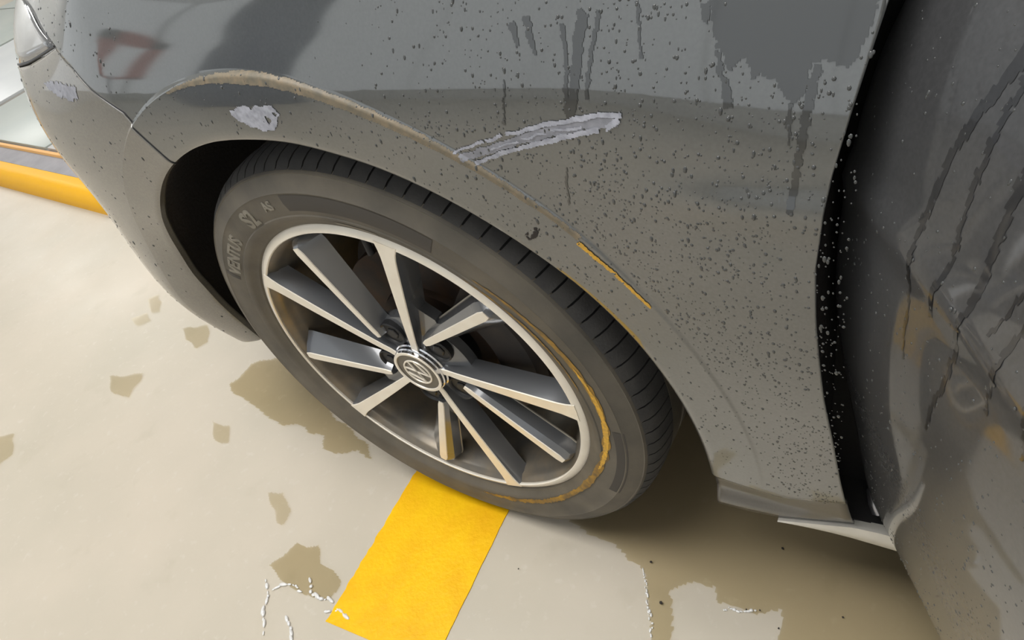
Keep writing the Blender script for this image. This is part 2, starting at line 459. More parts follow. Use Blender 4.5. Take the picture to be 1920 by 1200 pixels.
def panel(name, a0, a1, outer, mat, nc=220, no=46, seam=None, seam_last=True):
    """sheet from the wheel arch lip outwards to an outline; outer = rows (s, x, z)"""
    offs = [0, .0015, .003, .006, .010, .016, .022, .028, .034, .040, .045, .0485, .0505, .0515, .0525, .0535, .055, .0565, .058, .061, .067]
    V = []
    rows = []
    def ang(s, k): return a0 + (a1 - a0) * s
    # return flange behind the lip
    for dy in (.009, .006, .003):
        rows.append([(lambda r, a: (r * math.cos(math.radians(a)), Y(r * math.cos(math.radians(a)), HUB + r * math.sin(math.radians(a))) + dy, HUB + r * math.sin(math.radians(a))))(lip(ang(j / (nc - 1), 0)) + (.0 if dy < .01 else .001), ang(j / (nc - 1), 0)) for j in range(nc)])
    for k, o_ in enumerate(offs):
        row = []
        for j in range(nc):
            a = ang(j / (nc - 1), k); r = lip(a) + o_ * cr(DCR, a) / .052
            x, z = r * math.cos(math.radians(a)), HUB + r * math.sin(math.radians(a))
            row.append(S3(x, z))
        rows.append(row)
    for k in range(1, no + 1):
        t = k / no; t = t * (.6 + .4 * t)
        row = []
        for j in range(nc):
            s = j / (nc - 1); i_ = rows[len(offs) + 2][j]
            ox, oz = pl_at(outer, s)
            px_, pz_ = i_[0] + (ox - i_[0]) * t, i_[2] + (oz - i_[2]) * t
            if seam and (s > .93 if seam_last else s < .07):     # edge columns bend to follow the seam
                c_, e_ = (nc - 1, 1.) if seam_last else (0, 0.)
                i1 = rows[len(offs) + 2][c_]; o1 = pl_at(outer, e_)
                lx, lz = i1[0] + (o1[0] - i1[0]) * t, i1[2] + (o1[1] - i1[2]) * t
                tab = [(-i1[0], i1[2])] + [(-q[0], q[1]) for q in seam if q[0] < i1[0] - .006]
                pz_ += (np.interp(-lx, [q[0] for q in tab], [q[1] for q in tab]) - lz) * (sst(.93, 1., s) if seam_last else sst(.07, 0., s))
            row.append(S3(px_, pz_))
        rows.append(row)
    V = [v for r in rows for v in r]
    o = obj(name, V, grid_faces(len(rows), nc), mat, None, smooth='keep', sharp=30)
    me = o.data
    # normals to the outside (-y)
    if sum(p.normal.y * p.area for p in me.polygons) > 0: me.flip_normals()
    me.polygons.foreach_set('use_smooth', [True] * len(me.polygons))
    so = o.modifiers.new('thickness', 'SOLIDIFY'); so.thickness = .0016; so.offset = -1
    return part(o)
REAR = [(0.4893, 0.284), (0.4841, 0.335), (0.4777, 0.4112), (0.4725, 0.4674), (0.4672, 0.556), (0.466, 0.5989), (0.4691, 0.6374), (0.4714, 0.6579), (0.4784, 0.6939), (0.4841, 0.721), (0.4876, 0.7371), (0.492, 0.78), (0.497, 0.85), (0.5, 0.93)]
SEAM = [(-.2326, .7045), (-.2631, .7240), (-.3101, .7388), (-.4025, .7523), (-.4515, .7605), (-.56, .776)]
rows = []
for i, p in enumerate(REAR): rows.append((.40 * i / (len(REAR) - 1), *p))
rows += [(.60, .20, .95), (.78, -.10, .95), (.90, -.38, .93), (.955, -.60, .88), (.98, -.66, .83), (1.0, -.56, .776)]
fender = panel('front_fender', -8.0, 117.2, rows, 'paint', nc=300, seam=SEAM)
fender['label'] = 'dark grey front fender with water drops, pale scuffs and a yellow scrape'
rb = [(0, -.555, .766), (.10, -.62, .70), (.22, -.80, .70), (.35, -.99, .66), (.5, -1.0, .45), (.6, -1.0, .25), (.75, -.72, .235), (1.0, -.47, .24)]
bumper = panel('front_bumper', 117.6, 189.5, [(0, -.3095, .7370), (.06, -.371, .7252), (.16, -.4385, .7125), (.28, -.60, .690), (.42, -.92, .66), (.55, -1.0, .45), (.65, -1.0, .26), (.8, -.75, .225), (1.0, -.52, .225)], 'paint_bumper', nc=200, seam=[(p[0], p[1] - .0012) for p in SEAM], seam_last=False)
# sill panel under the fender
sp_top = [(.3655, .2570), (.40, .2665), (.43, .2755), (.4889, .2815)]
sp_bot = [(.3590, .1740), (.39, .1760), (.425, .1815), (.4960, .2120)]
Vp = []
for k in range(10):
    t = k / 9
    for j in range(24):
        s = j / 23 * 3; i = min(2, int(s)); u = s - i
        a = [sp_top[i][q] + (sp_top[i + 1][q] - sp_top[i][q]) * u for q in (0, 1)]
        b_ = [sp_bot[i][q] + (sp_bot[i + 1][q] - sp_bot[i][q]) * u for q in (0, 1)]
        x = a[0] + (b_[0] - a[0]) * t; z = a[1] + (b_[1] - a[1]) * t
        Vp.append((x, min(.019, Y(x, z) + .003) + .004 * max(0, t - .85) / .15, z))
sp = obj('sill_panel', Vp, grid_faces(10, 24), 'paint_sill', None, smooth='keep')
if sum(p.normal.y for p in sp.data.polygons) > 0: sp.data.flip_normals()
sp.data.polygons.foreach_set('use_smooth', [True] * len(sp.data.polygons))
so = sp.modifiers.new('thickness', 'SOLIDIFY'); so.thickness = .003; so.offset = -1
part(sp)
# pale sill trim below, widening towards the door
Vt = []; n_ = 24
for i in range(n_):
    x = .424 + (.57 - .424) * i / (n_ - 1)
    zt = np.interp(x, [.424, .496, .52, .96], [.1805, .2105, .214, .216]); zb = np.interp(x, [.424, .52, .96], [.1775, .1790, .180])
    w = zt - zb
    for q in range(7):
        u = q / 6
        Vt.append((x, .0195 + .006 * u * u - .002 * math.sin(u * math.pi), zt - w * u))
    Vt.append((x, .030, zt - w)); Vt.append((x, .030, zt - .0005))
F = []
for i in range(n_ - 1):
    for q in range(9):
        k = (q + 1) % 9; F.append((i * 9 + q, i * 9 + k, (i + 1) * 9 + k, (i + 1) * 9 + q))
F += [tuple(range(9)), tuple((n_ - 1) * 9 + q for q in range(9))]
part(obj('sill_trim', Vt, F, 'silver_trim', None, sharp=35, label='pale satin trim strip along the sill'))

V = []
for k in range(30):
    z = .20 + .72 * k / 29
    V += [(.405, Y(.405, z) + .008, z), (.462, Y(.462, z) + .007, z), (.462, .30, z), (.405, .30, z)]
part(obj('fender_baffle', V, grid_faces(30, 4, True) + [(0, 1, 2, 3), (116, 117, 118, 119)], 'liner', None, sharp=30))  # black block added behind the fender to keep the door gap dark
# wheel arch liner: black shell round the wheel
rowsV = []
La = [(-14 + (189 + 14) * j / 90) for j in range(91)]
for y_, dr in ((.008, .002), (.05, .022), (.10, .03), (.20, .032), (.27, .02), (.285, -.06), (.285, -.16)):
    row = []
    for a in La:
        x, z = lip(a) * math.cos(math.radians(a)), HUB + lip(a) * math.sin(math.radians(a))
        base = Y(x, z) if y_ < .02 else 0
        row.append(W(lip(a) + dr, max(a, 2 + y_ * 60) if y_ > .02 else max(a, -2), (base + y_) if y_ < .02 else y_))
    rowsV.append(row)
ln_ = obj('wheel_arch_liner', [v for r in rowsV for v in r], grid_faces(len(rowsV), len(La)), 'liner', None)
part(ln_)
# engine bay / underbody block that closes the car behind the panels
bm = bmesh.new()
bm_box(bm, .46, 3.2, .10, 1.5, .215, .60)
bm_box(bm, -.85, .42, .32, 1.2, .24, .74)
part(bmobj('underbody', bm, 'black_plastic', None, smooth=False))
# bonnet, carrying the surface inwards from the fender
Vh = []
nx_, ny_ = 24, 12
for j in range(ny_):
    v = j / (ny_ - 1)
    for i in range(nx_):
        x = -.72 + 1.22 * i / (nx_ - 1)
        zz = .935 + .012 * (x + .72) - .10 * max(0, -.35 - x) ** 1.3 * 3
        y0_ = .235 + .75 * max(0, -.45 - x)
        Vh.append((x, y0_ + (1.265 - y0_) * v, zz + .05 * math.sin(v * math.pi)))
hd = obj('bonnet', Vh, grid_faces(ny_, nx_), 'paint_clean', None)
so = hd.modifiers.new('thickness', 'SOLIDIFY'); so.thickness = .02; so.offset = -1
part(hd)

# headlight corner: bowl and clear lens in front of the fender seam
def hl_pt(u, v, off):
    # u along from seam corner forwards, v upward
    xa = -.314 - .42 * u; za = np.interp(-xa, [.31, .371, .4385, .60, .92], [.7375, .7257, .7130, .6905, .662]) + .0018
    xb, zb = -.470 - .40 * u, .7640 - .0 * u
    x = xa + (xb - xa) * v; z = za + (zb - za) * v + .03 * v * u
    return (x, Y(x, z) - off + .002, z)
Vl = [hl_pt(i / 15, j / 7, .004 * math.sin(math.pi * min(1, j / 7))) for j in range(8) for i in range(16)]
hl = obj('headlight', Vl, grid_faces(8, 16), 'lens', None)
so = hl.modifiers.new('thickness', 'SOLIDIFY'); so.thickness = .003; so.offset = 0
part(hl); hl['label'] = 'clear headlight lens at the car corner'
def hl_in(u, v): 
    p = hl_pt(u, v, 0); return (p[0] + .01, p[1] + .035 * math.sin(math.pi * min(1, max(0, v))) + .012, p[2])
Vl = [hl_in(i / 15, j / 7) for j in range(8) for i in range(16)]
rf = obj('reflector', Vl, grid_faces(8, 16), 'reflector', None); part(rf); rf.parent = hl; rf.matrix_parent_inverse = Matrix()
rf.matrix_parent_inverse = Matrix.Translation((0, 0, 0))
# dark gasket round the lens
for nm, pts in (('headlight_seal', [hl_pt(i / 15, 0, .001) for i in range(16)]), ('headlight_seal', [hl_pt(0, j / 7, .001) for j in range(8)])):
    part(tube(nm, pts, .0016, 'seal', None, 6))
# seam between fender and bumper: dark groove line
_nc = 300; _nr = len(fender.data.vertices) // _nc
_edge = [fender.data.vertices[i * _nc + _nc - 1].co.copy() for i in range(3, _nr)]
part(tube('panel_gap', [(p.x + .0004, p.y + .0006, p.z - .0010) for p in _edge if p.x > -.5], .0012, 'seal', None, 6))

# ------------------------------------------------------------------ tyre and wheel
def lathe(name, prof, mat, parent, n=120, sharp=35, a_off=0., closed=False, clamp=False, label=None):
    V = []
    for (r, y) in prof:
        for k in range(n):
            p = W(r, a_off + 360 * k / n, y)
            V.append((p[0], p[1], max(.0020, p[2]) if clamp else p[2]))
    F = grid_faces(len(prof), n, True)
    if closed:
        m_ = len(prof)
        F += [((m_ - 1) * n + j, (m_ - 1) * n + (j + 1) % n, (j + 1) % n, j) for j in range(n)]
    return obj(name, V, F, mat, parent, sharp=sharp, label=label)
RT = .3135
tyre = lathe('tyre', [(.226, .010), (.2325, .0035), (.2345, .0005), (.2385, -.0010), (.2425, -.0050), (.2465, -.0072), (.2505, -.0078), (.2520, -.0070), (.2560, -.0080), (.268, -.0098), (.2790, -.0092),
                      (.2805, -.0099), (.2818, -.0088), (.290, -.0062), (.2975, -.0020), (.2990, -.0026), (.3005, -.0006), (.3035, .0070), (.3055, .016), (.307, .030), (.308, .045), (.3125, .047), (.3135, .068), (.3135, .072), (.306, .0725), (.306, .080), (.3138, .0805), (.314, .100), (.314, .118), (.306, .1185), (.306, .127), (.3135, .1275), (.313, .16), (.306, .162), (.305, .185), (.299, .198), (.285, .206), (.26, .207), (.235, .199), (.226, .19), (.222, .10)], 'rubber', None, n=180, clamp=True)
part(tyre); tyre['label'] = 'dusty black tyre with raised lettering and yellow rub marks'
sub_base = lathe('tread_base', [(.3003, .0008), (.3012, .0022), (.3050, .0080), (.3078, .0152), (.3095, .0260), (.3104, .0360), (.3104, .0455)], 'tread_base', None, n=180, clamp=True)
sub_base.parent = tyre
NB = 96
def tread_block(k):
    a0 = 360 / NB * k; da = 360 / NB
    prof = [(.3008, .0002), (.3065, .0065), (.3102, .0145), (.3124, .0250), (.3133, .0370), (.3135, .0440)]
    V = []
    for i, (r, y) in enumerate(prof):
        g = .035 if i == 0 else .055         # half gap
        skew = .10 * i * da * .5
        for s in (g, .5, 1 - g):
            p = W(r, a0 + da * s - skew, y); V.append((p[0], p[1], max(.0020, p[2])))
    n0 = len(V)
    for i, (r, y) in enumerate(prof):
        skew = .10 * i * da * .5
        for s in (.10, .5, .90):
            p = W(r - .007, a0 + da * s - skew, y + .004); V.append((p[0], p[1], max(.0020, p[2])))
    F = []
    for i in range(len(prof) - 1):
        for j in range(2): F.append((3 * i + j, 3 * i + j + 1, 3 * i + j + 4, 3 * i + j + 3))
        F.append((3 * i, 3 * i + 3, n0 + 3 * i + 3, n0 + 3 * i)); F.append((3 * i + 2, n0 + 3 * i + 2, n0 + 3 * i + 5, 3 * i + 5))
    e = len(prof) - 1
    F += [(0, n0, n0 + 1, 1), (1, n0 + 1, n0 + 2, 2), (3 * e, 3 * e + 1, n0 + 3 * e + 1, n0 + 3 * e), (3 * e + 1, 3 * e + 2, n0 + 3 * e + 2, n0 + 3 * e + 1)]
    o = obj('tread_block', V, F, 'rubber_tread', None, sharp=30)
    return o
def sub(o, p):                     # sub-part under a part of the car
    o.parent = p; return o
for k in range(NB):
    a = (360 / NB * (k + .5)) % 360
    sub(tread_block(k), tyre)
# raised lettering along the sidewall
def side_y(r):
    return np.interp(r, [.2385, .2425, .2465, .2560, .268, .2790, .290, .2975], [-.001, -.005, -.0072, -.0080, -.0098, -.0092, -.0062, -.002])
def arc_text(txt, size, r_base, a_start, mat, squeeze=1., name='sidewall_lettering'):
    cu = bpy.data.curves.new('t', 'FONT'); cu.body = txt; cu.size = size; cu.resolution_u = 3; cu.offset = size * .035
    to = bpy.data.objects.new('t', cu); C.objects.link(to)
    dg = bpy.context.evaluated_depsgraph_get(); me = to.evaluated_get(dg).to_mesh()
    V = [tuple(v.co) for v in me.vertices]; F = [tuple(p.vertices) for p in me.polygons]
    C.objects.unlink(to); bpy.data.objects.remove(to); bpy.data.curves.remove(cu)
    V2 = []
    for (x, y, _) in V:
        r = r_base + y; a = a_start - math.degrees(x * squeeze / r_base)
        V2.append(W(r, a, side_y(r) - .0009))
    n0 = len(V2)
    V2 += [(p[0], p[1] + .0016, p[2]) for p in V2]
    E_ = {}
    for f in F:
        for i in range(len(f)):
            e = (f[i], f[(i + 1) % len(f)])
            E_[tuple(sorted(e))] = E_.get(tuple(sorted(e)), 0) + 1
    F2 = list(F) + [(a_, b_, b_ + n0, a_ + n0) for (a_, b_), c_ in E_.items() if c_ == 1]
    return sub(obj(name, V2, F2, mat, None, smooth=False), tyre)
arc_text('VENTUS', .0235, .2562, 148.5, 'rubber_letter', .98)
arc_text('S2', .0290, .2545, 119.5, 'rubber_letter', .95)
arc_text('AS', .0155, .2630, 107.5, 'rubber_letter', 1.05)
# darker and lighter moulded bands on the sidewall
def arc_band(name, r0, r1, a0, a1, mat, off, n=40, rag=0., seed=3, taper=False):
    rr = random.Random(seed); V = []
    for i in range(n + 1):
        a = a0 + (a1 - a0) * i / n
        w = (r1 - r0) * (math.sin(math.pi * i / n) ** .6 if taper else 1)
        mid = (r0 + r1) / 2
        ra, rb_ = mid - w / 2 + rr.uniform(-rag, rag), mid + w / 2 + rr.uniform(-rag, rag)
        for q in range(5):
            r = ra + (rb_ - ra) * q / 4
            V.append(W(r, a, side_y(r) - off))
    return sub(obj(name, V, grid_faces(n + 1, 5), mat, None), tyre)
arc_band('moulded_band', .2700, .2830, 1, -26, 'rubber_dark', .0005)
arc_band('moulded_band', .2580, .2790, 150.5, 149, 'rubber_dark', .0004, n=10)
arc_band('moulded_band', .2580, .2780, 99, 60, 'rubber_dark', .0004, n=40)
arc_band('moulded_band', .2420, .2470, 86, 74, 'rubber_letter', .0005, n=14)
def rub_band(pts, w, mat, off, rag, seed, gap=None):
    """streak of rubbed-on paint: pts = (angle, radius) rows"""
    rr = random.Random(seed); V = []; n = 90
    for i in range(n + 1):
        a = pts[0][0] + (pts[-1][0] - pts[0][0]) * i / n
        rc = cr([(-p[0], p[1]) for p in pts], -a)
        h = w / 2 * math.sin(math.pi * min(1, max(0, i / n))) ** .5 * (.75 + .5 * noise.noise((a * .3, seed, 0)))
        ra, rb_ = rc - h + rr.uniform(-rag, rag), rc + h + rr.uniform(-rag, rag)
        for q in range(5):
            r = ra + (rb_ - ra) * q / 4; V.append(W(r, a, side_y(r) - off))
    return sub(obj('yellow_rub_mark', V, grid_faces(n + 1, 5), mat, None), tyre)
rub_band([(50, .257), (38, .2615), (26, .2660), (14, .2665), (4, .2640), (-8, .2570), (-18, .2510), (-28, .2475), (-45, .2465), (-60, .2480)], .0120, 'rub_orange', .0006, .0007, 3)
rub_band([(22, .2660), (14, .2665), (4, .2640), (-8, .2570), (-20, .2500)], .0085, 'yellow_rub', .0009, .0006, 4)
rub_band([(52, .2480), (40, .2500), (26, .2520), (14, .2510)], .0030, 'rub_orange', .0006, .0004, 5)
rub_band([(-40, .2470), (-55, .2490), (-70, .2510), (-86, .2510)], .0100, 'rub_orange', .0007, .0014, 6)

wheel = lathe('alloy_wheel', [(.2245, .0015), (.2218, .0045), (.2190, .0080), (.2160, .012), (.2155, .016), (.2120, .022), (.2080, .034), (.2030, .060), (.2010, .10), (.2060, .16), (.2180, .195), (.2230, .195), (.2100, .16), (.2060, .10), (.2080, .06), (.2190, .03), (.2260, .012)], 'barrel', None, n=144, closed=True)
part(wheel); wheel['label'] = 'five double-spoke alloy wheel with bright machined faces'
def wsub(o): return sub(o, wheel)
wsub(lathe('rim_edge', [(.2330, .0080), (.2342, .0058), (.2338, .0040), (.2315, .0018), (.2285, .0002), (.2255, -.0008), (.2234, -.0009), (.2223, .0006), (.2236, .006)], 'machined', None, n=144, closed=True))
def face_y(r): return .0105 - .0115 * min(1, max(0, (r - .045) / .175)) ** .8
def spoke_mesh(name, pts, mat):
    """pts: stations, each a list of (r-like x, offset) points in wheel plane + depth"""
    n = len(pts[0]); V = [v for st in pts for v in st]
    F = grid_faces(len(pts), n); F += [tuple(range(n)), tuple((len(pts) - 1) * n + q for q in range(n))]
    return wsub(obj(name, V, F, mat, None, sharp=18))
def plane_pt(c, side, d, y):
    return (c[0] + side[0] * d, y, HUB + c[1] + side[1] * d)
def make_spoke(p_in, p_out, w_in, w_out, flare_end, fl_ccw, fl_cw, n=18, tip_drop=False, edge=False):
    """dark spoke body plus bright machined face; p in wheel-plane coordinates; flanks = (chamfer width, chamfer drop, base width, base depth)"""
    dx, dz = p_out[0] - p_in[0], p_out[1] - p_in[1]; l = math.hypot(dx, dz); t = (dx / l, dz / l); s = (-t[1], t[0])   # s points counter-clockwise
    body, face, faceb = [], [], []
    for i in range(n + 1):
        u = i / n
        c = (p_in[0] + dx * u, p_in[1] + dz * u); r = math.hypot(*c)
        w = w_in + (w_out - w_in) * u
        if flare_end: w += flare_end * max(0, (u - .86) / .14) ** 2
        if tip_drop: w *= min(1, .72 + (1 - u) * 7) * min(1, .7 + u * 8)
        y = face_y(r)
        h = w / 2
        ws = .35 + .65 * u
        A, B, Cc, D = fl_ccw; A2, B2, C2, D2 = fl_cw
        body.append([plane_pt(c, s, h + Cc * ws, y + D), plane_pt(c, s, h + A * ws, y + B), plane_pt(c, s, h - .0004, y + .0006), plane_pt(c, s, -h + .0004, y + .0006), plane_pt(c, s, -h - A2 * ws, y + B2), plane_pt(c, s, -h - C2 * ws, y + D2)])
        face.append([plane_pt(c, s, h - .0009, y - .0004), plane_pt(c, s, -h + .0009, y - .0004)])
        faceb.append([plane_pt(c, s, h - .0002, y + .0008), plane_pt(c, s, -h + .0002, y + .0008)])
    if tip_drop:     # run the body on to meet the barrel below the machined tip
        for q, (dr, dy) in enumerate(((.004, .004), (.010, .014))):
            st = body[n]; body.append([(p[0] + t[0] * dr, p[1] + dy, p[2] + t[1] * dr) for p in st])
    spoke_mesh('spoke', body, 'alloy_dark')
    if edge: wsub(tube('spoke_edge', [b_[0] for b_ in body[2:n + 1]], .0013, 'dull_edge', None, 6))  # pale tube paints the lit line along the flank's lower edge
    V = []
    for i in range(n + 1): V += [faceb[i][0], face[i][0], face[i][1], faceb[i][1]]
    F = grid_faces(n + 1, 4) + [tuple(range(4)), tuple(4 * n + q for q in range(4))]
    wsub(obj('machined_face', V, F, 'machined', None, sharp=20))
def P2(r, a): return (r * math.cos(math.radians(a)), r * math.sin(math.radians(a)))
for k in range(5):
    th = 74 + 72 * k
    make_spoke(P2(.034, th + 5), P2(.2265, th), .0105, .0205, .008, (.003, .010, .008, .026), (.003, .010, .008, .026))
    make_spoke(P2(.064, th - 15), P2(.2095, th - 32), .0100, .0140, 0, (.009, .006, .013, .022), (.010, .008, .024, .022), tip_drop=True, edge=True)
    # web joining the pair near the hub
    web = [P2(.046, th + 8), P2(.110, th - 3), P2(.105, th - 16), P2(.085, th - 26), P2(.046, th - 34)]
    V = [(p[0], .020, HUB + p[1]) for p in web] + [(p[0], .034, HUB + p[1]) for p in web]
    F = [(0, 1, 2, 3, 4), (9, 8, 7, 6, 5)] + [(i, (i + 1) % 5, (i + 1) % 5 + 5, i + 5) for i in range(5)]
    wsub(obj('web', V, F, 'alloy_dark', None, smooth=False))
    # lug pocket and bolt
    la = th - 31
    c = P2(.0565, la)
    ring = []
    for (rr, yy) in ((.0185, .026), (.0185, .0150), (.0172, .0138), (.0160, .0145), (.0150, .0172), (.0005, .0172)):
        ring.append([(c[0] + rr * math.cos(q * math.pi / 10), yy, HUB + c[1] + rr * math.sin(q * math.pi / 10)) for q in range(20)])
    wsub(obj('lug_pocket', [v for r_ in ring for v in r_], grid_faces(6, 20, True), 'pocket', None, sharp=40))
    bl = []
    for (rr, yy) in ((.0085, .020), (.0085, .0160), (.0070, .0152), (.0001, .0152)):
        bl.append([(c[0] + rr * math.cos(q * math.pi / 3), yy, HUB + c[1] + rr * math.sin(q * math.pi / 3)) for q in range(6)])
    wsub(obj('wheel_bolt', [v for r_ in bl for v in r_], grid_faces(4, 6, True), 'pocket', None, smooth=False))
wsub(lathe('hub', [(.0005, .0175), (.040, .0175), (.052, .0190), (.070, .0215), (.076, .0240), (.078, .036), (.0005, .040)], 'alloy_dark', None, n=60, sharp=25))
# centre cap with emblem
cap = wsub(lathe('centre_cap', [(.0385, .0185), (.0388, .0140), (.0372, .0125), (.0368, .0090), (.0355, .0075), (.0350, .0040)], 'chrome', None, n=40, sharp=20))
wsub(lathe('cap_ring', [(.0350, .0040), (.0346, .0030), (.0312, .0030), (.0306, .0042)], 'machined', None, n=60))
wsub(lathe('cap_face', [(.0306, .0042), (.0302, .0050), (.0001, .0050)], 'cap_dark', None, n=60))
wsub(lathe('emblem_ring', [(.0212, .0048), (.0208, .0034), (.0192, .0034), (.0188, .0048)], 'machined', None, n=48))
def emblem_stroke(pts, w):
    V = []; up = 140
    def to(p):   # emblem plane -> wheel plane, emblem top pointing at angle `up`
        a = math.radians(up - 90); return (p[0] * math.cos(a) - p[1] * math.sin(a), p[0] * math.sin(a) + p[1] * math.cos(a))
    poly = ribbon_poly(pts, w, w); n = len(poly)
    for yy in (.0034, .0049):
        for p in poly:
            q = to(p); V.append((q[0], yy, HUB + q[1]))
    F = []
    h = n // 2
    for i in range(h - 1): F += [(i, i + 1, n - 2 - i, n - 1 - i), (n + i, n + i + 1, n + n - 2 - i, n + n - 1 - i)]
    F += [(i, (i + 1) % n, (i + 1) % n + n, i + n) for i in range(n)]
    wsub(obj('emblem_letter', V, F, 'machined', None, smooth=False))
sc_ = .0195
emblem_stroke([(-.42 * sc_, .88 * sc_), (0, .08 * sc_), (.42 * sc_, .88 * sc_)], .0024)
emblem_stroke([(-.80 * sc_, .52 * sc_), (-.40 * sc_, -.80 * sc_), (0, -.02 * sc_), (.40 * sc_, -.80 * sc_), (.80 * sc_, .52 * sc_)], .0024)
# tyre valve
v0 = P2(.2135, 85.5); v1 = P2(.190, 84)
wsub(tube('tyre_valve', [(v0[0], .016, HUB + v0[1]), ((v0[0] + v1[0]) / 2, .014, HUB + (v0[1] + v1[1]) / 2), (v1[0], .012, HUB + v1[1])], .0042, 'black_plastic', None, 10))
# brake disc, caliper and knuckle behind the spokes
bd = lathe('brake_disc', [(.060, .060), (.085, .058), (.087, .066), (.144, .066), (.145, .069), (.145, .085), (.144, .088), (.06, .088)], 'brake', None, n=72, sharp=30); part(bd)
V = []
for (r, y) in ((.100, .045), (.150, .045), (.158, .056), (.158, .098), (.150, .104), (.100, .104)):
    for q in range(13): V.append(W(r, -18 + 62 * q / 12 - 150 + 180 - 20, y))
F = grid_faces(6, 13) + [tuple(i * 13 for i in range(6)), tuple(i * 13 + 12 for i in range(6)), ]
cl = obj('brake_caliper', V, F, 'knuckle', None, sharp=30); part(cl)
V = []
for (r, y) in ((.001, .10), (.12, .10), (.165, .112), (.165, .118), (.001, .125)):
    for q in range(40): V.append(W(r, 9 * q, y))
part(obj('brake_shield', V, grid_faces(5, 40, True), 'knuckle', None, sharp=30))
part(tube('suspension_strut', [(.0, .17, HUB + .05), (.015, .20, .78)], .028, 'knuckle', None, 14))

# ------------------------------------------------------------------ open front door
TH = math.radians(58.0)
U_ = (math.cos(TH), -math.sin(TH)); N_ = (-math.sin(TH), -math.cos(TH))
DP = (0.516, 0.046)
def door_off(s, z):
    """outward bulge of the door skin; s = distance from the hinge edge"""
    o = -cr(PROF, z) + .022 + .016 * math.exp(-((z - .55) / .14) ** 2)
    o += .0035 * math.exp(-((z - .632) / .012) ** 2)
    o -= .010 * max(0, 1 - s / .012) ** 2
    return o
def D3(s, z, off=0.):
    o = door_off(s, z) + off
    return (DP[0] + U_[0] * s + N_[0] * o, DP[1] + U_[1] * s + N_[1] * o, z)
ds = [0, .0015, .003, .006, .010, .016, .03] + [.03 + 1.02 * i / 60 for i in range(1, 61)]
dz_ = [.196, .1975, .200, .205] + [.205 + (.93 - .205) * i / 90 for i in range(1, 91)]
def shear(s, z): return s - (.0 if z > .30 else 0)
def sx_(z): return 0.0 * (.55 - z)
V = [D3(s + sx_(z), z, -.008 if (i == 0) else (-.003 if i == 1 else 0)) for i, z in enumerate(dz_) for s in ds]
door = obj('front_door', V, grid_faces(len(dz_), len(ds)), 'paint_door', None, smooth='keep')
nsum = sum((p.normal.x * N_[0] + p.normal.y * N_[1]) for p in door.data.polygons)
if nsum < 0: door.data.flip_normals()
door.data.polygons.foreach_set('use_smooth', [True] * len(door.data.polygons))
so = door.modifiers.new('thickness', 'SOLIDIFY'); so.thickness = .002; so.offset = -1
part(door); door['label'] = 'open front door with wet glossy grey skin'
# inner frame and trim of the door
def DB(name, s0, s1, o0, o1, z0, z1, mat):
    V = [(DP[0] + U_[0] * s + N_[0] * o, DP[1] + U_[1] * s + N_[1] * o, z) for z in (z0, z1) for (s, o) in ((s0, o0), (s1, o0), (s1, o1), (s0, o1))]
    return sub(obj(name, V, [(0, 1, 2, 3), (4, 5, 6, 7), (0, 1, 5, 4), (1, 2, 6, 5), (2, 3, 7, 6), (3, 0, 4, 7)], mat, None, smooth=False), door)
DB('inner_frame', .015, 1.03, -.055, .006, .235, .92, 'black_plastic')
DB('window_frame', .30, .335, -.03, -.005, .92, 1.36, 'black_plastic')
DB('window_frame', .99, 1.03, -.03, -.005, .92, 1.40, 'black_plastic')
DB('window_frame', .30, 1.03, -.03, -.005, 1.36, 1.40, 'black_plastic')
DB('window_pane', .33, 1.0, -.020, -.016, .90, 1.37, 'lens')
part(box('sill_body', .44, 2.2, .029, .12, .185, .212, 'black_plastic'))
# hinge pillar, seal and check strap in the gap between fender and door
bm = bmesh.new(); bm_box(bm, .455, .62, .075, .30, .20, .95)
part(bmobj('hinge_pillar', bm, 'black_plastic', None, smooth=False))
part(tube('door_seal', [(.545, .070, .22), (.545, .066, .40), (.545, .062, .60), (.548, .07, .80), (.55, .09, .94)], .012, 'seal', None, 10))
for z in (.36, .68):
    hb = box('door_hinge', .505, .545, .040, .080, z - .03, z + .03, 'black_plastic', None, bevel=.006); part(hb)
part(tube('check_strap', [(.500, .062, .300), (.504, .050, .268), (.506, .045, .240)], .0035, 'steel', None, 8))
part(tube('hinge_bracket', [(.508, .055, .232), (.511, .047, .222), (.515, .043, .214)], .008, 'steel', None, 8))

# ------------------------------------------------------------------ marks, scuffs and water on the fender
def fpatch(name, poly, step, mat, off, parent=fender, seed=1, keep=None, wob=0., wobs=120., label=None):
    V2, F = cells(poly, step, keep, .28, seed, wob, wobs)
    if not F: return None
    V = [S3(x, z, off) for x, z in V2]
    o = obj(name, V, F, mat, None, smooth='keep')
    if sum(p.normal.y for p in o.data.polygons) > 0: o.data.flip_normals()
    o.data.polygons.foreach_set('use_smooth', [True] * len(o.data.polygons))
    o.parent = parent
    if label: o['label'] = label
    return o
SMALL = [(-0.0179, 0.6849), (-0.003, 0.6899), (0.0147, 0.69), (0.0397, 0.6915), (0.0447, 0.6845), (0.03, 0.6692), (0.0185, 0.6678), (0.0008, 0.6722), (-0.0104, 0.6762), (-0.018, 0.6803)]
fpatch('scuff_mark', SMALL, .0012, 'scuff', .0005, seed=3, wob=.0015, keep=lambda c: noise.noise((c[0] * 90, c[1] * 130, 2)) > -.42, label='small pale scuff on the arch edge')
UP = [(0.2157, 0.6546), (0.2309, 0.6604), (0.2562, 0.6682), (0.2879, 0.6759), (0.3129, 0.6813), (0.3324, 0.6846), (0.3513, 0.6866)]
LO = [(0.2321, 0.6473), (0.2567, 0.6558), (0.2804, 0.6629), (0.3023, 0.6681), (0.3229, 0.6732), (0.3424, 0.678), (0.3495, 0.6829)]
